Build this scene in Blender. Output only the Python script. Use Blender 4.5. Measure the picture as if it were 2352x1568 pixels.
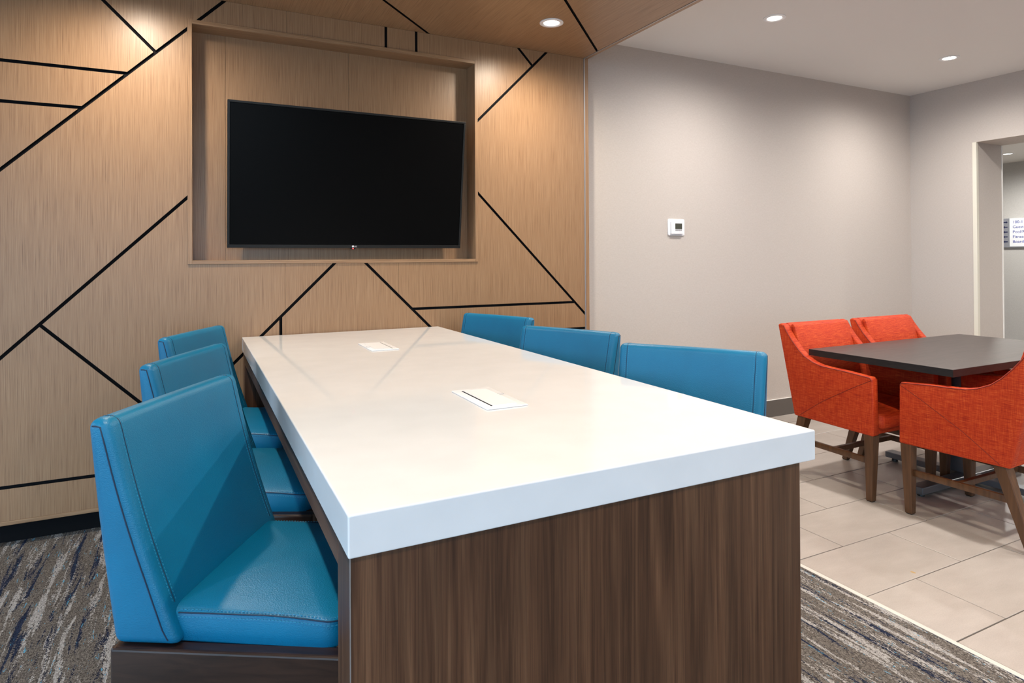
import bpy, bmesh, math, random
from mathutils import Vector, Matrix
from mathutils.bvhtree import BVHTree
random.seed(7)
for o in list(bpy.data.objects): bpy.data.objects.remove(o)
scene = bpy.context.scene
COL = scene.collection

# ------------------------------------------------------------------ camera
FPX, CY, H = 1459.806, 582.872, 1.27
YAW, PIT, ROL = math.radians(26.4444), math.radians(0.36087), math.radians(-0.32495)
v0 = Vector((math.sin(YAW), math.cos(YAW), 0)); r0 = Vector((math.cos(YAW), -math.sin(YAW), 0)); u0 = Vector((0, 0, 1))
v1 = v0*math.cos(PIT) + u0*math.sin(PIT); u1 = -v0*math.sin(PIT) + u0*math.cos(PIT)
r2 = r0*math.cos(ROL) + u1*math.sin(ROL); u2 = -r0*math.sin(ROL) + u1*math.cos(ROL)
cd = bpy.data.cameras.new('camera'); cam = bpy.data.objects.new('camera', cd); COL.objects.link(cam)
cd.sensor_width = 36.0; cd.sensor_fit = 'HORIZONTAL'; cd.lens = FPX/2352*36
cd.shift_y = -(784-CY)/2352; cd.clip_start = 0.05
m = Matrix((r2, u2, -v1)).transposed().to_4x4(); m.translation = Vector((0, 0, H)); cam.matrix_world = m
scene.camera = cam

# ------------------------------------------------------------------ world, exposure
w = bpy.data.worlds.new('overcast_sky'); scene.world = w; w.use_nodes = True
bg = w.node_tree.nodes['Background']; bg.inputs[0].default_value = (0.50, 0.75, 1.0, 1); bg.inputs[1].default_value = 4.8
vs = scene.view_settings; vs.view_transform = 'Standard'; vs.look = 'None'; vs.gamma = 1; vs.use_curve_mapping = False; vs.exposure = 0.42
WARM = (1.0, 0.89, 0.735); NEUT = (1.0, 0.955, 0.91)
SOFFIT_W, CEIL_W, CORR_W = 80.0, 106.0, 125.0

# ------------------------------------------------------------------ levels
ZS, ZC = 2.578, 2.742          # wood soffit, white ceiling
YW, YB = 3.52, 3.605           # wood panel face, beige wall face
XE = 2.318                     # right end of the wood build-out
XR = 5.90                      # right wall face
XL, YK = -3.3, -3.2            # window walls

# ------------------------------------------------------------------ materials
def new_mat(name, col=(.8, .8, .8), rough=.5, metal=0., spec=.5):
    mt = bpy.data.materials.new(name); mt.use_nodes = True
    b = mt.node_tree.nodes['Principled BSDF']
    b.inputs['Base Color'].default_value = (*col, 1); b.inputs['Roughness'].default_value = rough
    b.inputs['Metallic'].default_value = metal; b.inputs['Specular IOR Level'].default_value = spec
    return mt, mt.node_tree, b
def node(t, k, **kw):
    n = t.nodes.new(k)
    for a, v in kw.items():
        if a in n.inputs: n.inputs[a].default_value = v
        else: setattr(n, a, v)
    return n
def coords(t, scale=(1, 1, 1), rot=(0, 0, 0)):
    tc = node(t, 'ShaderNodeTexCoord'); mp = node(t, 'ShaderNodeMapping')
    mp.inputs['Scale'].default_value = scale; mp.inputs['Rotation'].default_value = rot
    t.links.new(tc.outputs['Object'], mp.inputs['Vector']); return mp.outputs['Vector']
def noise(t, scale=(1, 1, 1), detail=2., rough=.5, dist=0., rot=(0, 0, 0)):
    n = node(t, 'ShaderNodeTexNoise'); n.inputs['Scale'].default_value = 1.; n.inputs['Detail'].default_value = detail
    n.inputs['Roughness'].default_value = rough; n.inputs['Distortion'].default_value = dist
    t.links.new(coords(t, scale, rot), n.inputs['Vector']); return n.outputs['Fac']
def ramp(t, fac, stops):
    r = node(t, 'ShaderNodeValToRGB'); e = r.color_ramp.elements
    while len(e) < len(stops): e.new(.5)
    for el, (p, c) in zip(e, stops): el.position = p; el.color = (*c, 1) if len(c) == 3 else c
    t.links.new(fac, r.inputs['Fac']); return r.outputs['Color']
def mix(t, fac, a, b, mode='MIX'):
    n = node(t, 'ShaderNodeMix', data_type='RGBA', blend_type=mode)
    for s, i in ((fac, 0), (a, 6), (b, 7)):
        if hasattr(s, 'links'): t.links.new(s, n.inputs[i])
        elif i == 0: n.inputs[0].default_value = s
        else: n.inputs[i].default_value = (*s, 1)
    return n.outputs[2]
def math_n(t, op, a, b):
    n = node(t, 'ShaderNodeMath', operation=op)
    for s, i in ((a, 0), (b, 1)):
        if hasattr(s, 'links'): t.links.new(s, n.inputs[i])
        else: n.inputs[i].default_value = s
    return n.outputs[0]
def bump(t, b, hgt, strength=.1, dist=.002):
    n = node(t, 'ShaderNodeBump'); n.inputs['Strength'].default_value = strength; n.inputs['Distance'].default_value = dist
    t.links.new(hgt, n.inputs['Height']); t.links.new(n.outputs['Normal'], b.inputs['Normal'])

def veneer(name, fine, broad):
    mt, t, b = new_mat(name, rough=.38, spec=.5)
    f = noise(t, fine, 3., .6); g = noise(t, broad, 2., .5)
    c1 = ramp(t, f, [(.26, (.160, .080, .038)), (.46, (.300, .172, .089)), (.75, (.390, .244, .138))])
    c2 = ramp(t, g, [(.3, (.93, .90, .88)), (.7, (1.0, 1.0, 1.0))])
    t.links.new(mix(t, 1., c1, c2, 'MULTIPLY'), b.inputs['Base Color'])
    bump(t, b, f, .08, .0006)
    return mt
M = {}
M['veneer_v'] = veneer('oak_veneer_vertical', (400, 400, 5), (90, 90, .5))
M['veneer_h'] = veneer('oak_veneer_horizontal', (5, 400, 400), (.5, 90, 90))
M['veneer_y'] = veneer('oak_veneer_ceiling', (400, 5, 400), (90, .5, 90))
mt, t, b = new_mat('groove_black', (.005, .005, .006), .75, 0, .1); M['black'] = mt
mt, t, b = new_mat('paint_shadow_gap', (.02, .02, .022), .6); M['darkgap'] = mt

def wallpaper(name, c0, c1):
    mt, t, b = new_mat(name, rough=.62, spec=.3)
    a = noise(t, (420, 420, 60), 2.); d = noise(t, (60, 60, 420), 2.)
    s = math_n(t, 'ADD', a, d)
    t.links.new(ramp(t, math_n(t, 'MULTIPLY', s, .5), [(.35, c0), (.65, c1)]), b.inputs['Base Color'])
    bump(t, b, s, .12, .0006); return mt
M['beige'] = wallpaper('beige_wallcovering', (.485, .432, .392), (.545, .492, .452))
M['grey_wall'] = wallpaper('pale_grey_wallcovering', (.48, .47, .45), (.56, .55, .53))
mt, t, b = new_mat('ceiling_paint', (.76, .745, .735), .8, 0, .2)
bump(t, b, noise(t, (160, 160, 160), 2.), .15, .001); M['ceiling'] = mt
M['white_paint'] = new_mat('white_paint', (.80, .78, .74), .45)[0]
M['cream_trim'] = new_mat('cream_corner_guard', (.74, .70, .60), .4)[0]
M['strip'] = new_mat('cream_floor_strip', (.56, .52, .47), .5)[0]
M['base_taupe'] = new_mat('taupe_rubber_base', (.115, .10, .088), .45)[0]
M['base_dark'] = new_mat('dark_rubber_base', (.022, .026, .032), .5)[0]
M['alu'] = new_mat('aluminium_trim', (.40, .37, .36), .42, .8)[0]

mt, t, b = new_mat('walnut', rough=.42, spec=.36)
g = noise(t, (48, 48, 1.3), 4., .62, .9); f = noise(t, (420, 420, 6), 3., .6); cth = noise(t, (9, 9, .8), 3., .5, 1.6)
c1 = ramp(t, g, [(.30, (.050, .0205, .0095)), (.5, (.098, .044, .0215)), (.70, (.150, .074, .038))])
c2 = ramp(t, f, [(.3, (.62, .60, .58)), (.6, (1, 1, 1))]); c3 = ramp(t, cth, [(.35, (.74, .72, .70)), (.62, (1.1, 1.08, 1.06))])
t.links.new(mix(t, 1., mix(t, 1., c1, c2, 'MULTIPLY'), c3, 'MULTIPLY'), b.inputs['Base Color']); bump(t, b, f, .06, .0005); M['walnut'] = mt
mt, t, b = new_mat('walnut_rail', rough=.42, spec=.36)
g = noise(t, (26, 1.1, 26), 4., .6, 1.2); f = noise(t, (330, 7, 330), 3., .6)
c1 = ramp(t, g, [(.30, (.050, .0205, .0095)), (.5, (.098, .044, .0215)), (.70, (.150, .074, .038))])
t.links.new(mix(t, 1., c1, ramp(t, f, [(.3, (.62, .60, .58)), (.6, (1, 1, 1))]), 'MULTIPLY'), b.inputs['Base Color']); M['walnut_rail'] = mt

mt, t, b = new_mat('white_quartz', rough=.06, spec=.5)
t.links.new(ramp(t, noise(t, (9, 9, 9), 4.), [(.3, (.730, .735, .752)), (.7, (.768, .772, .790))]), b.inputs['Base Color']); M['quartz'] = mt
M['white_plastic'] = new_mat('white_plastic', (.84, .84, .86), .3)[0]
M['grey_mark'] = new_mat('grey_print', (.35, .34, .36), .6)[0]
mt, t, b = new_mat('lcd_glass', (.055, .058, .045), .25); M['lcd'] = mt

mt, t, b = new_mat('blue_leather', rough=.40, spec=.40)
t.links.new(ramp(t, noise(t, (6, 6, 6), 2.), [(.3, (.0, .132, .262)), (.7, (.0, .156, .302))]), b.inputs['Base Color'])
vo = node(t, 'ShaderNodeTexVoronoi'); vo.inputs['Scale'].default_value = 1.
t.links.new(coords(t, (330, 420, 420)), vo.inputs['Vector'])
bump(t, b, math_n(t, 'ADD', vo.outputs['Distance'], noise(t, (420, 420, 420), 2.)), .38, .0008); M['blue'] = mt
M['blue_seam'] = new_mat('blue_seam_dark', (.0, .018, .055), .6)[0]  # dark blue line along the leather seams
M['blue_thread'] = new_mat('blue_thread', (.02, .235, .40), .6)[0]
mt, t, b = new_mat('espresso_wood', rough=.3, spec=.5)
t.links.new(ramp(t, noise(t, (9, 70, 70), 4., .6, .8), [(.3, (.014, .0065, .0045)), (.7, (.036, .017, .011))]), b.inputs['Base Color']); M['espresso'] = mt

mt, t, b = new_mat('orange_fabric', rough=.62, spec=.25)
hz = noise(t, (18, 18, 420), 3., .65); vt = noise(t, (420, 420, 18), 3., .65)
s = math_n(t, 'ADD', math_n(t, 'MULTIPLY', hz, .62), math_n(t, 'MULTIPLY', vt, .38))
t.links.new(ramp(t, s, [(.36, (.27, .012, .003)), (.48, (.43, .032, .005)), (.56, (.52, .055, .009)), (.68, (.62, .13, .032))]), b.inputs['Base Color'])
bump(t, b, s, .15, .0006); M['orange'] = mt
M['orange_seam'] = new_mat('orange_seam', (.20, .012, .004), .7)[0]
M['orange_thread'] = new_mat('orange_thread', (.72, .22, .05), .6)[0]
mt, t, b = new_mat('brown_leg_wood', rough=.35, spec=.5)
t.links.new(ramp(t, noise(t, (60, 60, 5), 3.), [(.3, (.060, .025, .010)), (.7, (.115, .050, .020))]), b.inputs['Base Color']); M['legwood'] = mt
M['glide'] = new_mat('black_glide', (.01, .01, .01), .5)[0]
mt, t, b = new_mat('dark_laminate', rough=.42, spec=.5)
t.links.new(ramp(t, noise(t, (5, 160, 160), 4., .6, .4), [(.3, (.030, .022, .020)), (.7, (.072, .054, .049))]), b.inputs['Base Color']); M['laminate'] = mt
mt, t, b = new_mat('dark_edge_band', rough=.45)
t.links.new(ramp(t, noise(t, (20, 20, 200), 3.), [(.3, (.010, .008, .008)), (.7, (.022, .016, .015))]), b.inputs['Base Color']); M['edgeband'] = mt
M['steel'] = new_mat('grey_steel', (.20, .21, .23), .34, .7)[0]

mt, t, b = new_mat('tv_plastic', (.010, .010, .010), .42, 0, .25); M['tv_plastic'] = mt
M['tv_screen'] = new_mat('tv_screen_glass', (.003, .003, .0032), .3, 0, .04)[0]
M['logo'] = new_mat('logo_silver', (.75, .75, .78), .4)[0]
def emit(name, col, s):
    mt = bpy.data.materials.new(name); mt.use_nodes = True; t = mt.node_tree; b = t.nodes['Principled BSDF']
    b.inputs['Emission Color'].default_value = (*col, 1); b.inputs['Emission Strength'].default_value = s; b.inputs['Base Color'].default_value = (*col, 1); return mt
M['led_red'] = emit('standby_led', (1, .05, .05), 2.5)
M['lens'] = emit('downlight_lens', (1, .95, .86), 7.)
M['sign_grey'] = new_mat('sign_grey', (.24, .25, .28), .5)[0]
M['sign_white'] = new_mat('sign_white', (.82, .84, .87), .4)[0]
M['sign_blue'] = new_mat('sign_blue', (.008, .04, .32), .5)[0]
M['sign_navy'] = new_mat('sign_navy', (.004, .008, .06), .5)[0]

mt, t, b = new_mat('floor_tile_glaze', rough=.30, spec=.5)
n1 = noise(t, (5, 14, 5), 4., .6); n2 = noise(t, (260, 260, 260), 2.)
c = ramp(t, n1, [(.3, (.370, .325, .290)), (.7, (.435, .388, .350))])
t.links.new(mix(t, 1., c, ramp(t, n2, [(.32, (.90, .90, .90)), (.6, (1, 1, 1))]), 'MULTIPLY'), b.inputs['Base Color']); M['tile'] = mt
M['grout'] = new_mat('grout', (.085, .066, .054), .9)[0]
M['stain'] = new_mat('tile_stain', (.42, .28, .12), .5)[0]
mt, t, b = new_mat('carpet_pile', rough=.95, spec=.1)
sp = noise(t, (300, 150, 300), 2., .7)                     # tufts
def streak(sx, sy, th, soft, off):
    n = noise(t, (sx, sy, 1), 3., .62, .6, (0, 0, 0))
    k = math_n(t, 'ADD', n, math_n(t, 'MULTIPLY', math_n(t, 'SUBTRACT', sp, .5), .36))
    if off: k = math_n(t, 'SUBTRACT', 1., k)
    return ramp(t, k, [(th, (0, 0, 0)), (th+soft, (1, 1, 1))])
base = ramp(t, sp, [(.32, (.035, .030, .027)), (.50, (.135, .115, .100)), (.68, (.235, .205, .182))])
lt = ramp(t, sp, [(.32, (.17, .155, .15)), (.60, (.45, .42, .40))])
nv = ramp(t, sp, [(.3, (.006, .008, .018)), (.62, (.026, .036, .075))])
c = mix(t, streak(34, 2.6, .555, .05, False), base, lt)
c = mix(t, streak(27.3, 2.1, .565, .04, True), c, nv)
c = mix(t, streak(95, 12.7, .665, .03, True), c, (.10, .36, .55))
t.links.new(c, b.inputs['Base Color']); bump(t, b, sp, .9, .006); M['carpet'] = mt
M['pavement'] = new_mat('pavement', (.28, .28, .28), .9)[0]
M['window_frame'] = new_mat('window_frame_dark', (.05, .05, .055), .4)[0]

# ------------------------------------------------------------------ mesh helpers
def finish(bm, name, mat, parent=None, smooth=False, ang=38):
    bmesh.ops.recalc_face_normals(bm, faces=bm.faces[:])
    me = bpy.data.meshes.new(name); bm.to_mesh(me); bm.free()
    for x in (mat if isinstance(mat, (list, tuple)) else [mat]): me.materials.append(x)
    if smooth:
        me.polygons.foreach_set('use_smooth', [True]*len(me.polygons)); me.set_sharp_from_angle(angle=math.radians(ang))
    o = bpy.data.objects.new(name, me); COL.objects.link(o)
    if parent: o.parent = parent
    return o
def bevel(bm, off, seg=2, ang=25):
    es = [e for e in bm.edges if len(e.link_faces) == 2 and e.calc_face_angle(0) > math.radians(ang)]
    bmesh.ops.bevel(bm, geom=es, offset=off, segments=seg, profile=.5, affect='EDGES', clamp_overlap=True)
def add_box(bm, lo, hi):
    vs_ = [bm.verts.new((x, y, z)) for x in (lo[0], hi[0]) for y in (lo[1], hi[1]) for z in (lo[2], hi[2])]
    for f in ((0, 1, 3, 2), (4, 6, 7, 5), (0, 4, 5, 1), (2, 3, 7, 6), (0, 2, 6, 4), (1, 5, 7, 3)): bm.faces.new([vs_[i] for i in f])
    return vs_
def box(name, lo, hi, mat, parent=None, bev=0, seg=2):
    bm = bmesh.new(); add_box(bm, lo, hi)
    if bev: bmesh.ops.recalc_face_normals(bm, faces=bm.faces[:]); bevel(bm, bev, seg)
    return finish(bm, name, mat, parent, bool(bev), 8)
def prism(bm, prof, axis, a0, a1, n=1):
    """extrude a profile; axis 0: profile (y,z); 1: profile (x,z); 2: profile (x,y)"""
    def P(p, a): return (a, p[0], p[1]) if axis == 0 else (p[0], a, p[1]) if axis == 1 else (p[0], p[1], a)
    rows = [[bm.verts.new(P(p, a0+(a1-a0)*k/n)) for p in prof] for k in range(n+1)]
    L = len(prof)
    for k in range(n):
        for i in range(L): bm.faces.new([rows[k][i], rows[k][(i+1) % L], rows[k+1][(i+1) % L], rows[k+1][i]])
    bm.faces.new(rows[0]); bm.faces.new(rows[-1])
    return rows
def taper_leg(name, top, bot, st, sb, mat, parent):
    bm = bmesh.new(); rows = []
    for (c, s) in ((top, st), (bot, sb)):
        rows.append([bm.verts.new((c[0]+dx*s/2, c[1]+dy*s/2, c[2])) for dx, dy in ((-1, -1), (1, -1), (1, 1), (-1, 1))])
    for i in range(4): bm.faces.new([rows[0][i], rows[0][(i+1) % 4], rows[1][(i+1) % 4], rows[1][i]])
    bm.faces.new(rows[0]); bm.faces.new(rows[1]); bmesh.ops.recalc_face_normals(bm, faces=bm.faces[:]); bevel(bm, .003, 2)
    return finish(bm, name, mat, parent, True, 8)
def add_tube(bm, pts, r, seg=6, closed=False):
    pts = [Vector(p) for p in pts]; n = len(pts); rings = []
    for i, p in enumerate(pts):
        a = pts[(i-1) % n] if closed or i > 0 else p; c = pts[(i+1) % n] if closed or i < n-1 else p
        d = (c-a).normalized(); s = d.cross(Vector((0, 0, 1)))
        if s.length < .05: s = d.cross(Vector((0, 1, 0)))
        s.normalize(); q = d.cross(s)
        rings.append([bm.verts.new(p+s*r*math.cos(2*math.pi*k/seg)+q*r*math.sin(2*math.pi*k/seg)) for k in range(seg)])
    for i in range(n if closed else n-1):
        A, B = rings[i], rings[(i+1) % n]
        for k in range(seg): bm.faces.new([A[k], A[(k+1) % seg], B[(k+1) % seg], B[k]])
    if not closed: bm.faces.new(rings[0]); bm.faces.new(rings[-1])
def tube(name, pts, r, mat, parent, seg=6, closed=False):
    bm = bmesh.new(); add_tube(bm, pts, r, seg, closed); return finish(bm, name, mat, parent, True, 60)
def resample(pts, step):
    out = []; acc = 0.; pts = [Vector(p) for p in pts]
    for a, c in zip(pts, pts[1:]):
        L = (c-a).length
        while acc < L: out.append((a+(c-a)*(acc/L), (c-a).normalized())); acc += step
        acc -= L
    return out
def add_stitches(bm, pts, step=.0075, ln=.0042, wd=.0013):
    for p, d in resample(pts, step):
        s = d.cross(Vector((0, 0, 1)));
        if s.length < .05: s = d.cross(Vector((0, 1, 0)))
        s.normalize(); q = d.cross(s)
        ring = [[bm.verts.new(p+d*k*ln/2+s*i*wd/2+q*j*wd/2) for i, j in ((-1, -1), (1, -1), (1, 1), (-1, 1))] for k in (-1, 1)]
        for i in range(4): bm.faces.new([ring[0][i], ring[0][(i+1) % 4], ring[1][(i+1) % 4], ring[1][i]])
        bm.faces.new(ring[0]); bm.faces.new(ring[1])
def rrect(x0, x1, y0, y1, rad, n=6):
    rr = rad if isinstance(rad, (tuple, list)) else [rad]*4; pts = []
    for (cx, cy, a0, r) in ((x1-rr[0], y1-rr[0], 0, rr[0]), (x0+rr[1], y1-rr[1], 90, rr[1]), (x0+rr[2], y0+rr[2], 180, rr[2]), (x1-rr[3], y0+rr[3], 270, rr[3])):
        for k in range(n+1):
            a = math.radians(a0+90*k/n); pts.append((cx+r*math.cos(a), cy+r*math.sin(a)))
    return pts
def cushion(name, out, rings, crown, mat, parent, cx=0, cy=0, waterfall=0., xr=(0, 1)):
    """rings: (inset, z) loops from the bottom to the shoulder, then a crowned top"""
    bm = bmesh.new(); loops = []
    ax = max(abs(p[0]-cx) for p in out); ay = max(abs(p[1]-cy) for p in out)
    def wf(x): t_ = max(0, (x-xr[0])/(xr[1]-xr[0])); return waterfall*t_*t_
    for ins, z in rings:
        loops.append([bm.verts.new((cx+(p[0]-cx)*(1-ins/ax), cy+(p[1]-cy)*(1-ins/ay), z-wf(p[0]))) for p in out])
    ins0, z0 = rings[-1]
    for k in range(1, 7):
        s = 1-k/7
        loops.append([bm.verts.new((cx+(p[0]-cx)*(1-ins0/ax)*s, cy+(p[1]-cy)*(1-ins0/ay)*s, z0+crown*(1-s**2.2)-wf(cx+(p[0]-cx)*s))) for p in out])
    n = len(out)
    for a, c in zip(loops, loops[1:]):
        for i in range(n): bm.faces.new([a[i], a[(i+1) % n], c[(i+1) % n], c[i]])
    bm.faces.new(loops[0]); bm.faces.new(loops[-1])
    return finish(bm, name, mat, parent, True, 70)
def offset_poly(pts, offs):
    """inset each edge i (pts[i]->pts[i+1]) by offs[i]; works for either winding"""
    n = len(pts); A = sum(pts[i][0]*pts[(i+1) % n][1]-pts[(i+1) % n][0]*pts[i][1] for i in range(n)); sg = 1 if A > 0 else -1
    L = []
    for i in range(n):
        a, c = Vector(pts[i]), Vector(pts[(i+1) % n]); d = (c-a).normalized(); nrm = Vector((-d.y, d.x))*sg
        L.append((a+nrm*offs[i], d))
    out = []
    for i in range(n):
        (p, d), (q, e) = L[i-1], L[i]; den = d.x*e.y-d.y*e.x
        if abs(den) < 1e-6: out.append(tuple(q)); continue
        s = ((q.x-p.x)*e.y-(q.y-p.y)*e.x)/den; out.append(tuple(p+d*s))
    return out
def text_mesh(name, body, size, mat, parent, mw, depth=.0008, align='LEFT'):
    cu = bpy.data.curves.new(name, 'FONT'); cu.body = body; cu.size = size; cu.extrude = depth; cu.align_x = align; cu.resolution_u = 3
    tmp = bpy.data.objects.new(name, cu); COL.objects.link(tmp)
    dg = bpy.context.evaluated_depsgraph_get(); me = bpy.data.meshes.new_from_object(tmp.evaluated_get(dg))
    bpy.data.objects.remove(tmp); bpy.data.curves.remove(cu)
    me.transform(mw); me.materials.clear(); me.materials.append(mat); me.name = name
    o = bpy.data.objects.new(name, me); COL.objects.link(o); o.parent = parent; return o
def tag(o, label, cat, group=None):
    o['label'] = label; o['category'] = cat
    if group: o['group'] = group
    return o
def thing(name, label, cat, loc=(0, 0, 0), rz=0., group=None):
    o = bpy.data.objects.new(name, None); COL.objects.link(o); o.location = loc; o.rotation_euler = (0, 0, rz); o.empty_display_size = .1
    return tag(o, label, cat, group)
def struct(o): o['kind'] = 'structure'; return o
def dup(root, loc, rz, label, group=None):
    r = root.copy(); COL.objects.link(r); r.location = loc; r.rotation_euler = (0, 0, rz); r['label'] = label
    if group: r['group'] = group
    for ch in list(root.children):
        c = ch.copy(); COL.objects.link(c); c.parent = r
        for g_ in list(ch.children):
            d = g_.copy(); COL.objects.link(d); d.parent = c
    return r

# ------------------------------------------------------------------ feature wall of wood panels
G = .0075                       # half groove
wall = struct(box('wall_feature', (-1.9, YW+.06, .0), (XE-.006, YB+.02, 1.20), M['black']))
# black backing board around the recess
RX0, RX1, RZ0, RZ1 = -.036, 1.522, 1.247, 2.460
for lo, hi in (((-1.9, .10), (XE-.006, RZ0)), ((-1.9, RZ1), (XE-.006, ZS)), ((-1.9, RZ0), (RX0, RZ1)), ((RX1, RZ0), (XE-.006, RZ1))):
    box('backing_board', (lo[0], YW+.012, lo[1]), (hi[0], YW+.06, hi[1]), M['black'], wall)
A_ = lambda x: x+2.447
E_ = lambda x: x+1.614
H_ = lambda x: x+.572
XM, ZG, XF = 2.283, .268, -1.9   # right edge of the panels, low horizontal groove, left end
T_ = ZS
PAN = [
 [(RX0, A_(RX0)), (XF, A_(XF)), (XF, ZG), (ZG-1.614, ZG), (RX0, E_(RX0))],
 [(-.633, .981), (RX0, E_(RX0)), (RX0, RZ0), (.42, RZ0), (.42, H_(.42)), (-.112, .46)],
 [(.42, RZ0), (RZ0-.572, RZ0), (.42, H_(.42))],
 [(ZG-1.614, ZG), (-.633, .981), (-.112, .46), (ZG-.572, ZG)],
 [(.397, H_(.397)), (ZG-.572, ZG), (.397, ZG)],
 [(RZ0-.572, RZ0), (.843, RZ0), (2.09-ZG, ZG), (.42, ZG), (.42, H_(.42))],
 [(.42, H_(.42)), (.397, H_(.397)), (.397, ZG), (.42, ZG)],
 [(.843, RZ0), (1.03, RZ0), (1.03, 1.06)],
 [(1.03, RZ0), (RX1, RZ0), (RX1, 1.663), (2.204, .981), (2.09-.981, .981), (1.03, 1.06)],
 [(2.09-.981, .981), (2.204, .981), (XM, .902), (XM, .809), (2.09-.809, .809)],
 [(2.09-.809, .809), (XM, .809), (XM, ZG), (2.09-ZG, ZG)],
 [(RX1, 1.663), (RX1, RX1+.575), (T_-.575, T_), (XM, T_), (XM, .902)],
 [(1.141, RZ1), (RX1, RZ1), (RX1, RX1+.575), (1.9025, 2.4775), (4.38-T_, T_), (1.141, T_)],
 [(4.38-T_, T_), (1.9025, 2.4775), (T_-.575, T_)],
 [(.963, RZ1), (1.141, RZ1), (1.141, T_), (.963, T_)],
 [(RZ1-2.447, RZ1), (.43, RZ1), (.43, T_), (T_-2.447, T_)],
 [(.43, RZ1), (.963, RZ1), (.963, T_), (.43, T_)],
 [(2.104-T_, T_), (-.1715, 2.2755), (RX0, A_(RX0)), (RX0, RZ1), (RZ1-2.447, RZ1), (T_-2.447, T_)],
 [(XF, T_), (2.104-T_, T_), (-.1715, 2.2755), (-.288, 2.159), (XF, 2.159)],
 [(XF, 2.159), (-.288, 2.159), (-.4695, 1.9775), (XF, 1.9775)],
 [(XF, 1.9775), (-.4695, 1.9775), (XF, A_(XF))],
 [(XF, ZG), (XM, ZG), (XM, .118), (XF, .118)],
]
def groove_edge(p, q):
    on = lambda a, v: abs(p[a]-v) < 1e-4 and abs(q[a]-v) < 1e-4
    if on(0, XF) or on(0, XM) or on(1, T_) or on(1, .118): return False
    for sx in (.42, .43, 1.03):
        if on(0, sx): return False
    for a, v in ((0, RX0), (0, RX1)):
        if on(a, v) and min(p[1], q[1]) > RZ0-.001: return False
    for a, v in ((1, RZ0), (1, RZ1)):
        if on(a, v): return False
    return True
def edge_black(bm, ax):
    bm.normal_update()
    for f in bm.faces:
        if abs(f.normal[ax]) < .5: f.material_index = 1
for poly in PAN:
    offs = [G if groove_edge(poly[i], poly[(i+1) % len(poly)]) else .0004 for i in range(len(poly))]
    pts = offset_poly(poly, offs)
    bm = bmesh.new(); prism(bm, pts, 1, YW, YW+.0118); edge_black(bm, 1); finish(bm, 'wood_panel', [M['veneer_v'], M['black']], wall)
box('bottom_edge_strip', (XF, YW-.002, .100), (XM, YW+.012, .1175), M['veneer_h'], wall, .0015)
box('metal_edge_strip', (XM, YW-.003, .10), (XM+.010, YW+.012, ZS), M['alu'], wall, .002)
box('end_edge_strip', (XM+.010, YW-.001, .10), (XE, YB+.01, ZS), M['veneer_v'], wall, .001)
box('toe_kick', (XF, YB-.012, .0), (-.773, YB+.0, .10), M['base_dark'], wall)
box('toe_kick', (-.770, YB-.012, .0), (XE-.02, YB+.0, .10), M['base_dark'], wall)
# recess: casing, side linings, back boards
CW, RB = .021, 3.645
for n_, lo, hi, mt in (('recess_casing', (RX0, YW-.006, RZ0), (RX0+CW, YW+.02, RZ1+.003), 'veneer_v'), ('recess_casing', (RX1-CW+.003, YW-.006, RZ0), (RX1, YW+.02, RZ1), 'veneer_v'),
                       ('recess_casing', (RX0+CW, YW-.006, RZ1-CW), (RX1-CW+.003, YW+.02, RZ1), 'veneer_h'), ('recess_casing', (RX0+CW, YW-.006, RZ0), (RX1-CW+.003, YW+.02, RZ0+.019), 'veneer_h')):
    box(n_, lo, hi, M[mt], wall, .0012)
IX0, IX1, IZ0, IZ1 = RX0+CW, RX1-CW+.003, RZ0+.019, RZ1-CW
box('recess_lining', (IX0-.015, YW+.02, IZ0-.015), (IX0, RB, IZ1+.015), M['veneer_v'], wall)
box('recess_lining', (IX1, YW+.02, IZ0-.015), (IX1+.015, RB, IZ1+.015), M['veneer_v'], wall)
box('recess_lining', (IX0, YW+.02, IZ1), (IX1, RB, IZ1+.015), M['veneer_h'], wall)
box('recess_lining', (IX0, YW+.02, IZ0-.015), (IX1, RB, IZ0), M['veneer_h'], wall)
for a, c in ((IX0-.015, .1395), (.1405, .7795), (.7805, IX1+.015)):
    box('recess_back_board', (a, RB, IZ0-.015), (c, RB+.018, IZ1+.015), M['veneer_v'], wall)

# ------------------------------------------------------------------ beige walls, right wall with opening, corridor
wf = struct(box('wall_far', (XE-.02, YB, 0), (XR+.4, YB+.12, ZC), M['beige']))
struct(box('wall_far_left', (XL-.1, YB, 0), (-1.9, YB+.12, ZC), M['beige']))
box('wall_core', (-1.9, RB+.02, 0), (XE, YB+.16, ZC), M['beige'], wf)
box('wall_core', (-1.9, YB-.06, ZS+.03), (XE, YB+.01, ZC), M['beige'], wf)
YO, ZO = 3.053, 2.225           # opening edge and header height
YO2 = .35                       # other jamb
wr = struct(box('wall_right', (XR, YO, 0), (6.30, YB+.12, ZC), M['beige']))
box('header', (XR, YO2, ZO), (6.30, YO, ZC), M['beige'], wr)
box('wall_return', (XR, YK, 0), (6.30, YO2, ZC), M['beige'], wr)
box('corner_guard', (XR-.004, YO-.003, 0), (XR+.030, YO+.028, ZO), M['cream_trim'], wr, .0015)
box('corner_guard', (6.285, YO-.004, 0), (6.303, YO+.01, ZO), M['white_paint'], wr, .0015)
struct(box('baseboard_far', (XE+.002, YB-.010, 0), (XR-.001, YB+.001, .132), M['base_taupe'], None, .003))
struct(box('baseboard_right', (XR-.010, YO+.031, 0), (XR+.001, YB-.011, .132), M['base_taupe'], None, .003))
box('base_cap', (XE+.002, YB-.011, .132), (XR-.001, YB+.001, .1345), M['white_paint'], bpy.data.objects['baseboard_far'])
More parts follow.
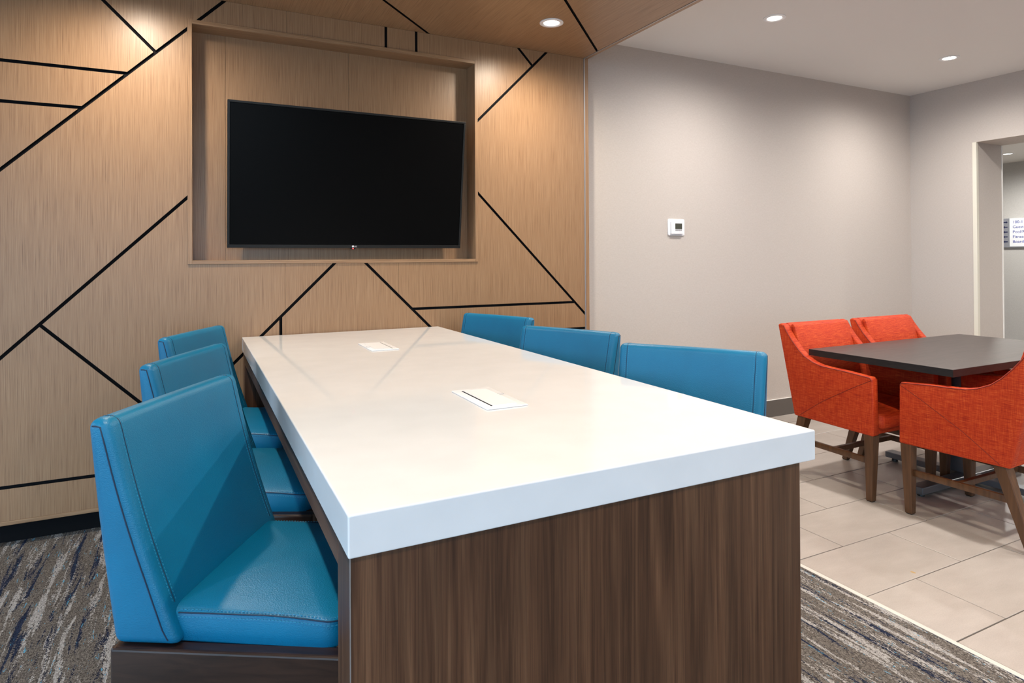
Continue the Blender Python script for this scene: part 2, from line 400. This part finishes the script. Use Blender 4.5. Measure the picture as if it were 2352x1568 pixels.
# corridor beyond the opening
XS = 9.24
struct(box('wall_corridor_end', (XS, -1.6, 0), (XS+.1, 6.2, 2.46), M['grey_wall']))
struct(box('wall_corridor_side', (6.30, 6.1, 0), (XS, 6.2, 2.46), M['grey_wall']))
struct(box('wall_corridor_return', (6.29, YB+.12, 0), (6.31, 6.1, 2.46), M['grey_wall']))
struct(box('wall_corridor_back', (6.30, -1.6, 0), (XS, -1.5, 2.46), M['grey_wall']))
struct(box('ceiling_corridor', (6.30, -1.6, 2.44), (XS+.1, 6.2, 2.50), M['white_paint']))
struct(box('floor_corridor', (XR+.25, -1.6, -.05), (XS, 6.2, -.002), M['tile']))

# ------------------------------------------------------------------ window walls (behind and beside the camera)
def window_wall(name, n0, along, fixed, a0, a1, thick, glazed=4):
    def bx_(nm, p0, p1, z0, z1, mat, par, dep=thick, ofs=0.):
        lo, hi = (fixed-dep-ofs, p0, z0), (fixed-ofs, p1, z1)
        if along == 'x': lo, hi = (p0, fixed-dep-ofs, z0), (p1, fixed-ofs, z1)
        return box(nm, lo, hi, mat, par)
    wl = struct(bx_(name, a0, a1, 0, .08, M['beige'], None)); bx_('wall_upper', a0, a1, 2.45, ZC, M['beige'], wl)
    cells = [(a0+.35+k*(a1-a0-.35)/4, a0+(k+1)*(a1-a0-.35)/4) for k in range(4)]
    bx_('wall_pier', a0, a0+.35, .08, 2.45, M['beige'], wl)
    for k, (p, q) in enumerate(cells):
        bx_('wall_pier', q, q+.35, .08, 2.45, M['beige'], wl)
        if k >= glazed: bx_('wall_infill', p, q, .08, 2.45, M['beige'], wl); continue
        f = struct(bx_('window_%d' % (n0+k), p, q, .08, .13, M['window_frame'], None, .05, .04))
        bx_('window_frame', p, q, 2.40, 2.45, M['window_frame'], f, .05, .04)
        for c in (p, (p+q)/2-.02, q-.04): bx_('mullion', c, c+.04, .13, 2.40, M['window_frame'], f, .05, .04)
        ld = bpy.data.lights.new('daylight_portal', 'AREA'); ld.shape = 'RECTANGLE'; ld.size = q-p; ld.size_y = 2.37; ld.cycles.is_portal = True
        lo_ = bpy.data.objects.new('daylight_portal', ld); COL.objects.link(lo_)
        if along == 'y': lo_.location = (fixed-thick-.01, (p+q)/2, 1.265); lo_.rotation_euler = (math.pi/2, 0, -math.pi/2)
        else: lo_.location = ((p+q)/2, fixed-thick-.01, 1.265); lo_.rotation_euler = (math.pi/2, 0, math.pi)
window_wall('wall_left', 1, 'y', XL, YK, YB, .14)
window_wall('wall_back', 5, 'x', YK, XL, XR, .14, 2)
struct(box('ground_outside', (-40, -40, -.25), (40, 40, -.20), M['pavement']))

# ------------------------------------------------------------------ ceilings
struct(box('ceiling', (XL-.1, YK-.1, ZC), (6.30, YB+.12, ZC+.1), M['ceiling']))
sof = struct(box('ceiling_soffit', (-1.9, YK, ZS+.012), (XE-.004, YB-.001, ZC-.001), M['black']))
qf = lambda x: x+2.305
rf = lambda x: x+1.077
for poly, gr in (([(XF, YW), (YW-2.305, YW), (XF, qf(XF))], (0, 1, 0)),
                 ([(YW-2.305, YW), (XM, YW), (XM, rf(XM)), (YK-1.077+0, YK), (XF, YK), (XF, qf(XF))], None),
                 ([(XM, rf(XM)), (YK-1.077, YK), (XM, YK)], (1, 0, 0))):
    if gr is None:
        poly = [(YW-2.305, YW), (XM, YW), (XM, rf(XM)), (XF, rf(XF)), (XF, qf(XF))]; gr = (0, 0, 1, 0, 1)
    elif poly[1][0] < XF:
        poly = [(XM, rf(XM)), (XF, rf(XF)), (XF, YK), (XM, YK)]; gr = (1, 0, 0, 0)
    pts = offset_poly(poly, [G if k else .0005 for k in gr])
    bm = bmesh.new(); prism(bm, pts, 2, ZS, ZS+.0118); edge_black(bm, 2); finish(bm, 'ceiling_panel', [M['veneer_y'], M['black']], sof)
box('metal_edge_strip', (XM, YK, ZS-.003), (XM+.010, YW-.004, ZS+.012), M['alu'], sof, .002)
box('end_edge_strip', (XM+.010, YK, ZS-.001), (XE, YW-.002, ZC-.002), M['veneer_y'], sof, .001)

# ------------------------------------------------------------------ floor: tiles, carpet, strip
fl = struct(box('floor', (XL-.1, YK-.1, -.06), (XR+.35, YB+.1, -.0035), M['grout']))
TX, TY, XC0 = .608, .3125, 2.235
bm = bmesh.new(); add_box(bm, (0, 0, -.008), (TX-.0045, TY-.0045, 0)); bmesh.ops.recalc_face_normals(bm, faces=bm.faces[:]); bevel(bm, .0012, 1)
t0 = finish(bm, 'floor_tile', M['tile'], fl); first = True
j = -15
while j < 7:
    y0 = 1.858+j*TY; xo = 2.535 if j % 2 == 0 else 2.846
    x = xo-TX
    while x < XR-.02:
        a, c = max(x, XC0), min(x+TX, XR+.33); d0, d1 = max(y0, YK+.01), min(y0+TY, YB-.002)
        if c-a > .01 and d1-d0 > .01:
            if c-a > TX-.001 and d1-d0 > TY-.001:
                o = t0 if first else t0.copy()
                if not first: COL.objects.link(o)
                first = False; o.location = (x, y0, 0); o.parent = fl
            else: box('floor_tile', (a, d0, -.008), (c-.0045, d1-.0045, 0), M['tile'], fl)
        x += TX
    j += 1
for k in range(21):             # tiles on the window side of the carpet
    y0 = 1.858+(k-15)*TY
    for x0 in (-2.595, -1.987, -1.379): 
        if max(y0, YK+.01) < YB-.02: box('floor_tile', (x0, max(y0, YK+.01), -.008), (x0+TX-.0035, min(y0+TY-.0035, YB-.014), 0), M['tile'], fl)
bm = bmesh.new(); v_ = [(2.573+.007*math.cos(a*math.pi/5), 1.5765+.0105*math.sin(a*math.pi/5), .0004) for a in range(10)]
CXL = -.775
carpet = box('carpet', (CXL, YK, -.0034), (XC0-.030, YB-.013, .005), M['carpet'])
tag(carpet, 'striped taupe, grey and navy carpet with turquoise flecks under the white table', 'carpet')
struct(box('trim_1', (XC0-.029, YK, -.003), (XC0-.008, YB-.012, .006), M['strip'], None, .001))
struct(box('trim_2', (CXL-.016, YK, -.003), (CXL, YB-.012, .006), M['base_taupe'], None, .001))
bm.faces.new([bm.verts.new(p) for p in v_]); st = finish(bm, 'stain', M['stain'], fl)

# ------------------------------------------------------------------ downlights
def downlight(label, loc, power, col, size, group=None, blend=1.0, cat='downlight', r=.066):
    root = thing('ceiling_downlight', label, cat, loc, 0, group)
    bm = bmesh.new(); N = 40; prof = [(r, 0.), (r, -.004), (r-.006, -.0065), (r*.70, -.005), (r*.64, .0)]
    rows = [[bm.verts.new((a*math.cos(2*math.pi*k/N), a*math.sin(2*math.pi*k/N), z)) for k in range(N)] for a, z in prof]
    for A, B in zip(rows, rows[1:]):
        for k in range(N): bm.faces.new([A[k], A[(k+1) % N], B[(k+1) % N], B[k]])
    finish(bm, 'trim_ring', M['white_plastic'], root, True, 50)
    bm = bmesh.new(); bmesh.ops.create_circle(bm, cap_ends=True, segments=N, radius=r*.66)
    for v in bm.verts: v.co.z = -.0015
    finish(bm, 'lens', M['lens'], root)
    ld = bpy.data.lights.new('downlight_beam', 'SPOT'); ld.energy = power; ld.color = col; ld.spot_size = math.radians(size); ld.spot_blend = blend; ld.shadow_soft_size = .04
    lo = bpy.data.objects.new('downlight_beam', ld); COL.objects.link(lo); lo.location = (0, 0, -.012); lo.parent = root
    return root
downlight('round white downlight in the wood ceiling near the beige wall end', (1.776, 3.06, ZS), SOFFIT_W, WARM, 172)
downlight('round white downlight in the wood ceiling beside the television, away from beige wall', (-.25, 3.06, ZS), SOFFIT_W, WARM, 172)
for x, y, lb in ((-.25, 1.03, 'round white downlight in the wood ceiling above the stools away from orange chairs'),
                 (1.776, 1.03, 'round white downlight in the wood ceiling above the stool nearest the orange chairs'),
                 (-.25, -1.0, 'round white downlight in the wood ceiling over open carpet by the side windows'),
                 (1.776, -1.0, 'round white downlight in the wood ceiling over open carpet by the tiled floor')):
    downlight(lb, (x, y, ZS), SOFFIT_W, WARM, 172)
downlight('round white downlight in the white ceiling next to the wood ceiling', (3.202, 2.78, ZC), CEIL_W, NEUT, 172)
downlight('round white downlight in the white ceiling near the doorway wall', (5.033, 2.78, ZC), CEIL_W, NEUT, 172)
for x, y, lb in ((3.202, .95, 'round white downlight in the white ceiling over bare tiles beside the carpet edge'),
                 (5.033, .95, 'round white downlight in the white ceiling over bare tiles in front of the doorway'),
                 (3.202, -.9, 'round white downlight in the white ceiling by the rear wall, beside the carpet edge'),
                 (5.033, -.9, 'round white downlight in the white ceiling in the rear corner past the doorway')):
    downlight(lb, (x, y, ZC), CEIL_W, NEUT, 172)
downlight('round downlight in the corridor ceiling beyond the doorway', (8.402, 4.014, 2.44), CORR_W, (1, .96, .9), 172)
downlight('round downlight in the corridor ceiling hidden behind the door jamb', (7.3, 2.2, 2.44), CORR_W, (1, .96, .9), 172)

# ------------------------------------------------------------------ white communal table
TX0, TX1, TY0, TY1, TZ = .209, 1.264, .993, YW-.008, .874
tb = thing('communal_table', 'long white quartz counter table with walnut end panels against the wood wall', 'table', ((TX0+TX1)/2, (TY0+TY1)/2, 0))
ox, oy = -(TX0+TX1)/2, -(TY0+TY1)/2
def tbox(nm, lo, hi, mt, bev=0, seg=2, par=tb): return box(nm, (lo[0]+ox, lo[1]+oy, lo[2]), (hi[0]+ox, hi[1]+oy, hi[2]), mt, par, bev, seg)
ZB = .806
tbox('tabletop', (TX0, TY0, ZB), (TX1, TY1, TZ), M['quartz'], .003, 3)
def panel(y0, y1):
    p = tbox('end_panel', (TX0+.006, y0, .0055), (TX1-.030, y1, ZB), M['walnut'], .0015); return p
panel(TY0+.018, TY0+.112)
panel(TY1-.10, TY1-.004)
for x0 in (TX0+.006, TX1-.055): tbox('apron', (x0, TY0+.1125, .750), (x0+.025, TY1-.1005, ZB), M['walnut_rail'], .001)
tbox('edge_band', (TX0+.0056, TY0+.0172, .0055), (TX0+.0075, TY0+.0185, ZB), M['alu'])
# power boxes let into the top
def outlet(label, x, y, flip):
    o = thing('table_power_outlet', label, 'power outlet', (x, y, TZ), math.pi if flip else 0)
    bm = bmesh.new(); prism(bm, rrect(-.061, .061, -.130, .130, .004, 3), 2, .0002, .004); bmesh.ops.recalc_face_normals(bm, faces=bm.faces[:]); bevel(bm, .0018, 2, 60)
    finish(bm, 'cover_plate', M['white_plastic'], o, True)
    bm = bmesh.new(); prism(bm, rrect(-.033, .040, -.105, .105, .003, 3), 2, .0042, .0054)
    finish(bm, 'lid', M['white_plastic'], o, True)
    bm = bmesh.new(); N = 24
    pts = [(.049+.010*math.cos(a), .02+.010*math.sin(a), .0044) for a in [math.pi*2*k/N for k in range(N)]]
    add_tube(bm, pts, .0006, 5, True); finish(bm, 'finger_pull', M['grey_mark'], o, True)
    box('slot', (-.0375, -.105, .0040), (-.0340, .105, .0046), M['black'], o)
    return o
outlet('white flush power outlet with open black slot, at the table end away from the wall', .737, 1.640, False)
outlet('white flush power outlet nearer the wood wall', .733, 2.832, True)

# ------------------------------------------------------------------ blue counter stools
def make_stool(label):
    R = thing('counter_stool', label, 'stool', (0, 0, 0), 0, 'blue stools around the white table')
    # wooden frame
    box('side_rail', (-.24, -.25, .405), (.24, -.215, .50), M['espresso'], R, .006, 3)
    box('side_rail', (-.24, .215, .405), (.24, .25, .50), M['espresso'], R, .006, 3)
    box('front_rail', (.205, -.2145, .405), (.24, .2145, .499), M['espresso'], R, .005)
    box('rear_rail', (-.24, -.2145, .405), (-.205, .2145, .499), M['espresso'], R, .005)
    box('seat_board', (-.2045, -.2145, .470), (.2045, .2145, .499), M['espresso'], R)
    for sx in (-1, 1):
        for sy in (-1, 1):
            taper_leg('leg', (sx*.215, sy*.225, .405), (sx*.225, sy*.232, .0055), .048, .034, M['espresso'], R)
    box('footrest', (.205, -.212, .19), (.235, .212, .225), M['espresso'], R, .003)
    for sy in (-1, 1): box('stretcher', (-.205, sy*.228-.011, .15), (.205, sy*.228+.011, .18), M['espresso'], R, .003)
    # seat cushion
    out = rrect(-.150, .226, -.222, .222, (.045, .012, .012, .045), 6)
    c = cushion('seat', out, [(.006, .5005), (.001, .507), (0, .53), (0, .552), (.002, .560), (.007, .5645), (.016, .568)], .018, M['blue'], R, .038, 0, .014, (.05, .226))
    def wf(x): t_ = max(0, (x-.05)/.176); return .014*t_*t_
    i0 = 0
    loop = [(p[0], p[1]) for p in out if not (p[0] < -.10)]
    # order: start at rear on +y side going round the front to the rear on -y side
    front = [(-.115, .222)] + [(-.115+k*.03, .222) for k in range(1, 9)]
    path2 = [(x, y) for x, y in front] + sorted([p for p in loop if p[1] > .17 and p[0] > .16], key=lambda p: -p[1]) + [(.226, .1-k*.05) for k in range(5)] + sorted([p for p in loop if p[1] < -.17 and p[0] > .16], key=lambda p: -p[1]) + [(x, -y) for x, y in reversed(front)]
    ctr = Vector((.038, 0))
    def lift(p, ins, z): 
        q = ctr+(Vector(p)-ctr)*1.0; d = (q-ctr); return (ctr.x+d.x*(1-ins/.188), d.y*(1-ins/.222), z-wf(q.x))
    tube('seat_seam', [lift(p, .0004, .5595) for p in path2], .0013, M['blue_seam'], c)
    bm = bmesh.new(); add_stitches(bm, [lift(p, .0054, .5636) for p in path2]); add_stitches(bm, [lift(p, -.0004, .5515) for p in path2])
    finish(bm, 'stitching', M['blue_thread'], c)['kind'] = 'stuff'
    # backrest: tapering slab
    fb, ft, rt, rb = (-.098, .502), (-.240, .955), (-.287, .952), (-.238, .502)
    prof = [rb]
    for k in range(1, 9): t_ = k/9; prof.append((rb[0]+(rt[0]-rb[0])*t_-.004*math.sin(math.pi*t_), rb[1]+(rt[1]-rb[1])*t_))
    prof += [rt, ft]
    for k in range(1, 9): t_ = k/9; prof.append((ft[0]+(fb[0]-ft[0])*t_-.010*math.sin(math.pi*t_), ft[1]+(fb[1]-ft[1])*t_))
    prof.append(fb)
    bm = bmesh.new(); rows = prism(bm, prof, 1, -.255, .255, 16); L = len(prof)
    for k, row in enumerate(rows):
        s = (k/16-.5)*2
        for i, v in enumerate(row):
            h_ = (v.co.z-.502)/.453
            v.co.y *= (.955+.045*h_)
            v.co.z += .0015*(1-s*s)*h_
            if i > 9 and abs(s) < .95: v.co.x -= .006*(1-s*s)*math.sin(math.pi*h_)
    bmesh.ops.recalc_face_normals(bm, faces=bm.faces[:]); bevel(bm, .019, 5, 40)
    bk_tree = BVHTree.FromBMesh(bm)
    bk = finish(bm, 'backrest', M['blue'], R, True, 60)
    def fr(t_, y, o_=0.):            # point on the front face, t_ 0 top .. 1 bottom
        h_ = 1-t_; s = y/.26
        x = ft[0]+(fb[0]-ft[0])*t_-.010*math.sin(math.pi*t_)-.006*(1-s*s)*math.sin(math.pi*h_)*(1 if abs(s) < .95 else 0)
        return Vector((x+o_*.95, y*(.955+.045*h_), ft[1]+(fb[1]-ft[1])*t_+.0015*(1-s*s)*h_+o_*.3))
    def snap(p, off):
        q, n_, _, _ = bk_tree.find_nearest(Vector(p)); return q+n_*off
    bs = bmesh.new()
    for s in (-1, 1):
        for dy in (0, .0055, -.0055):
            y_ = s*.222+dy
            rough = [Vector((ft[0]-.040+k*.006, y_, .975)) for k in range(7)] + [Vector((ft[0]+.02, y_, .965-k*.012)) for k in range(3)] + [fr(.06+k*(.775/24), y_, .004) for k in range(25)]
            pts = [snap(p, .0001 if dy == 0 else .0002) for p in rough]
            pts = [pts[0]]+[q for p, q in zip(pts, pts[1:]) if (q-p).length > .002]
            if dy == 0: tube('front_seam', pts, .0009, M['blue_seam'], bk)
            else: add_stitches(bs, pts, .0072, .0040, .0011)
        rough = [(ft[0]-.040, s*.27, .948), (ft[0]-.026, s*.27, .948)]
        for k in range(15):
            t_ = .03+k*.965/14
            rough.append((ft[0]-.016+(fb[0]-.024-(ft[0]-.016))*t_-.008*math.sin(math.pi*t_), s*.27, ft[1]+(fb[1]-ft[1])*t_))
        tube('side_seam', [snap(p, 0.) for p in rough], .0016, M['blue_seam'], bk)
    finish(bs, 'stitching', M['blue_thread'], bk)['kind'] = 'stuff'
    return R
ST = [(.178, 1.585, -30.5, 'blue leather counter stool beside the free end panel, table side away from orange chairs'),
      (.208, 2.315, -26.3, 'blue leather counter stool, middle one on table side away from orange chairs'),
      (.224, 3.035, -27.0, 'blue leather counter stool nearest wood wall, table side away from orange chairs'),
      (1.332, 1.575, -146.6, 'blue leather counter stool nearest the orange chairs, at the free table end'),
      (1.247, 2.311, -155., 'blue leather counter stool, middle one on table side facing the orange chairs'),
      (1.252, 3.090, -157.9, 'blue leather counter stool nearest wood wall, table side facing the orange chairs')]
stool = make_stool(ST[0][3]); stool.location = (ST[0][0], ST[0][1], 0); stool.rotation_euler = (0, 0, math.radians(ST[0][2]))
for x, y, a, lb in ST[1:]: dup(stool, (x, y, 0), math.radians(a), lb)

# ------------------------------------------------------------------ television
TW, TH, TILT = 1.273, .742, math.radians(7.6)
tvb = Vector((.779, 3.545, 1.330))
tv = thing('television', 'large black flat-screen television hung in the wood wall recess', 'television', tvb)
tv.rotation_euler = (TILT, 0, 0)
hw = TW/2
box('housing', (-hw, .004, 0), (hw, .030, TH), M['tv_plastic'], tv, .004)
box('rear_cover', (-hw+.2, .0305, .08), (hw-.2, .052, TH-.15), M['tv_plastic'], tv, .004)
for lo, hi in (((-hw, 0), (hw, .017)), ((-hw, TH-.011), (hw, TH)), ((-hw, .0172), (-hw+.011, TH-.0112)), ((hw-.011, .0172), (hw, TH-.0112))):
    box('bezel', (lo[0], -.004, lo[1]), (hi[0], .0038, hi[1]), M['tv_plastic'], tv, .0012)
box('screen', (-hw+.0112, -.001, .0172), (hw-.0112, .0036, TH-.0112), M['tv_screen'], tv)
mw = Matrix.Translation((.006, -.0044, .0052)) @ Matrix.Rotation(math.pi/2, 4, 'X')
text_mesh('logo_letters', 'LG', .0115, M['logo'], tv, mw, .0003)
bm = bmesh.new(); bmesh.ops.create_circle(bm, cap_ends=True, segments=24, radius=.0058, matrix=Matrix.Translation((-.001, -.0046, .0092)) @ Matrix.Rotation(math.pi/2, 4, 'X'))
finish(bm, 'logo_emblem', M['logo'], tv)
box('standby_light_bar', (-.014, -.003, -.006), (.014, .012, 0), M['tv_plastic'], tv, .0015)
box('standby_light', (-.004, -.0036, -.005), (.004, -.0029, -.0015), M['led_red'], tv)
box('wall_bracket', (-.25, .0525, .18), (.25, .060, .52), M['tv_plastic'], tv)

# ------------------------------------------------------------------ thermostat
th = thing('thermostat', 'small white digital thermostat on the beige wall', 'thermostat', (3.123, YB, 1.485))
bm = bmesh.new(); prism(bm, rrect(-.076, .076, -.060, .060, .010, 4), 1, -.008, 0); bmesh.ops.recalc_face_normals(bm, faces=bm.faces[:]); bevel(bm, .002, 2, 50); finish(bm, 'wall_plate', M['white_plastic'], th, True)
bm = bmesh.new(); prism(bm, rrect(-.056, .049, -.050, .043, .006, 4), 1, -.024, -.0082); bmesh.ops.recalc_face_normals(bm, faces=bm.faces[:]); bevel(bm, .0035, 3, 50); finish(bm, 'body', M['white_plastic'], th, True)
box('display', (-.0245, -.0250, -.0135), (.0384, -.0240, .0275), M['lcd'], th)
for k in range(4): box('button', (-.0235+k*.0155, -.0256, -.0265), (-.0105+k*.0155, -.0240, -.0160), M['grey_mark'], th, .0008)

# ------------------------------------------------------------------ wayfinding sign
sg = thing('wayfinding_sign', 'white directional sign with blue lettering and arrows in the corridor', 'sign', (XS, 4.393, 1.555))
box('arrow_plate', (-.022, .0005, -.176), (0, .075, .178), M['sign_grey'], sg)
box('text_plate', (-.024, -.55, -.176), (0, 0, .178), M['sign_white'], sg)
box('lower_edge', (-.026, -.55, -.188), (0, .075, -.1765), M['sign_grey'], sg)
for k, tx in enumerate(('100-110', 'Guest L', 'Pool/Re', 'Fitness', 'Board R')):
    z = .130-k*.0615
    mw = Matrix.Translation((-.0245, -.034, z-.016)) @ Matrix.Rotation(-math.pi/2, 4, 'Z') @ Matrix.Rotation(math.pi/2, 4, 'X')
    text_mesh('lettering', tx, .049, M['sign_blue'], sg, mw)
    d = -1 if k == 0 else 1     # pointing direction along y (right in view is -y)
    c0 = .046; pr = [(c0+d*.026, z), (c0+d*.004, z+.017), (c0+d*.008, z+.006), (c0-d*.024, z+.006), (c0-d*.024, z-.006), (c0+d*.008, z-.006), (c0+d*.004, z-.017)]
    bm = bmesh.new(); prism(bm, pr, 0, -.0235, -.0222); finish(bm, 'arrow', M['sign_navy'], sg)

# ------------------------------------------------------------------ dining table
dt = thing('dining_table', 'dark wood rectangular dining table on a grey steel pedestal', 'table', (3.875, 2.10, 0))
box('tabletop', (-.735, -.368, .7052), (.735, .402, .740), M['laminate'], dt, .001)
for lo, hi in (((-.737, -.370), (.737, -.3682)), ((-.737, .4022), (.737, .404)), ((-.737, -.3682), (-.7352, .4022)), ((.7352, -.3682), (.737, .4022))):
    box('edge_band', (*lo, .705), (*hi, .7395), M['edgeband'], dt)
box('column', (-.056, -.052, .056), (.056, .060, .690), M['steel'], dt, .006)
box('top_plate', (-.30, -.20, .690), (.30, .21, .705), M['steel'], dt, .002)
box('foot_bar', (-.48, -.075, .016), (.48, -.005, .056), M['steel'], dt, .005)
box('foot_bar', (-.035, -.40, .020), (.035, -.0755, .0555), M['steel'], dt, .004)
box('foot_bar', (-.035, -.0045, .020), (.035, .42, .0555), M['steel'], dt, .004)
for x, y in ((-.44, -.04), (.44, -.04), (0, -.36), (0, .38)):
    bm = bmesh.new(); bmesh.ops.create_cone(bm, cap_ends=True, segments=16, radius1=.018, radius2=.014, depth=.019, matrix=Matrix.Translation((x, y, .0100))); finish(bm, 'leveling_foot', M['glide'], dt)

# ------------------------------------------------------------------ orange armchairs (local +x is forward)
def make_armchair(label):
    R = thing('dining_armchair', label, 'armchair', (0, 0, 0), 0, 'orange armchairs around the dark table')
    side = [(-.205, .352), (.268, .343), (.276, .350), (.272, .632), (.262, .645), (.127, .656), (.03, .660), (-.03, .665), (-.076, .677), (-.13, .703), (-.17, .736), (-.215, .785), (-.248, .828), (-.272, .866), (-.296, .874), (-.316, .866)]
    for s in (-1, 1):
        bm = bmesh.new(); a, c = sorted((s*.238, s*.285)); prism(bm, side, 1, a, c); bmesh.ops.recalc_face_normals(bm, faces=bm.faces[:]); bevel(bm, .008, 3, 60)
        sp_ = finish(bm, 'side_panel', M['orange'], R, True, 50)
        yo = s*.2853
        tube('side_seam', [(.262, yo, .628), (.16, yo, .573), (-.02, yo, .467), (-.165, yo, .362)], .0013, M['orange_seam'], sp_)
        yo = s*.2845
        pp = [p for p in side[3:14]]
        tube('piping', [(x-.004, yo, z-.003) for x, z in pp], .0022, M['orange_seam'], sp_)
    # back: outer shell and inner cushion
    bm = bmesh.new(); prism(bm, [(-.200, .352), (-.312, .862), (-.300, .874), (-.285, .874), (-.262, .858), (-.150, .352)], 1, -.2378, .2378, 1)
    bmesh.ops.recalc_face_normals(bm, faces=bm.faces[:]); bevel(bm, .006, 3, 60); finish(bm, 'back_shell', M['orange'], R, True, 50)
    bm = bmesh.new(); prof = [(-.150, .40), (-.262, .852), (-.262, .868), (-.250, .871), (-.238, .862), (-.175, .66), (-.112, .42), (-.12, .40)]
    rows = prism(bm, prof, 1, -.2372, .2372, 8)
    for k, row in enumerate(rows):
        s = (k/8-.5)*2
        for i in (4, 5, 6): row[i].co.x += .010*(1-s**4)
    bmesh.ops.recalc_face_normals(bm, faces=bm.faces[:]); bevel(bm, .005, 3, 60); finish(bm, 'back_cushion', M['orange'], R, True, 60)
    box('seat_base', (-.15, -.2378, .345), (.262, .2378, .385), M['orange'], R, .006)
    out = rrect(-.10, .292, -.236, .236, (.03, .01, .01, .03), 5)
    cs = cushion('seat_cushion', out, [(.010, .386), (.002, .395), (0, .42), (.002, .445), (.010, .458), (.022, .466)], .018, M['orange'], R, .096, 0, .012, (.1, .292))
    for s in (-1, 1):
        taper_leg('leg', (.246, s*.256, .346), (.240, s*.256, .004), .052, .034, M['legwood'], R)
        taper_leg('leg', (-.160, s*.250, .354), (-.268, s*.250, .004), .055, .034, M['legwood'], R)
        box('glide', (.240-.013, s*.256-.013, 0), (.240+.013, s*.256+.013, .0038), M['glide'], R)
        box('glide', (-.268-.013, s*.250-.013, 0), (-.268+.013, s*.250+.013, .0038), M['glide'], R)
        bm = bmesh.new(); prism(bm, [(-.192, .196), (.226, .190), (.226, .220), (-.183, .226)], 1, s*.252-.010, s*.252+.010); bmesh.ops.recalc_face_normals(bm, faces=bm.faces[:]); bevel(bm, .0025, 2)
        finish(bm, 'stretcher', M['legwood'], R, True)
    box('cross_stretcher', (.01, -.2415, .196), (.032, .2415, .222), M['legwood'], R, .0025)
    return R
HALF = math.pi/2
ac = make_armchair('orange fabric armchair on wall side of dark table, nearer the blue stools')
ac.location = (3.385, 2.370, 0); ac.rotation_euler = (0, 0, -HALF)
dup(ac, (4.030, 2.370, 0), -HALF, 'orange fabric armchair on wall side of dark table, nearer the doorway')
dup(ac, (3.405, 1.700, 0), HALF, 'orange fabric armchair with its back to the room, nearer the blue stools')
dup(ac, (4.205, 1.700, 0), HALF, 'orange fabric armchair with its back to the room, nearer the doorway')
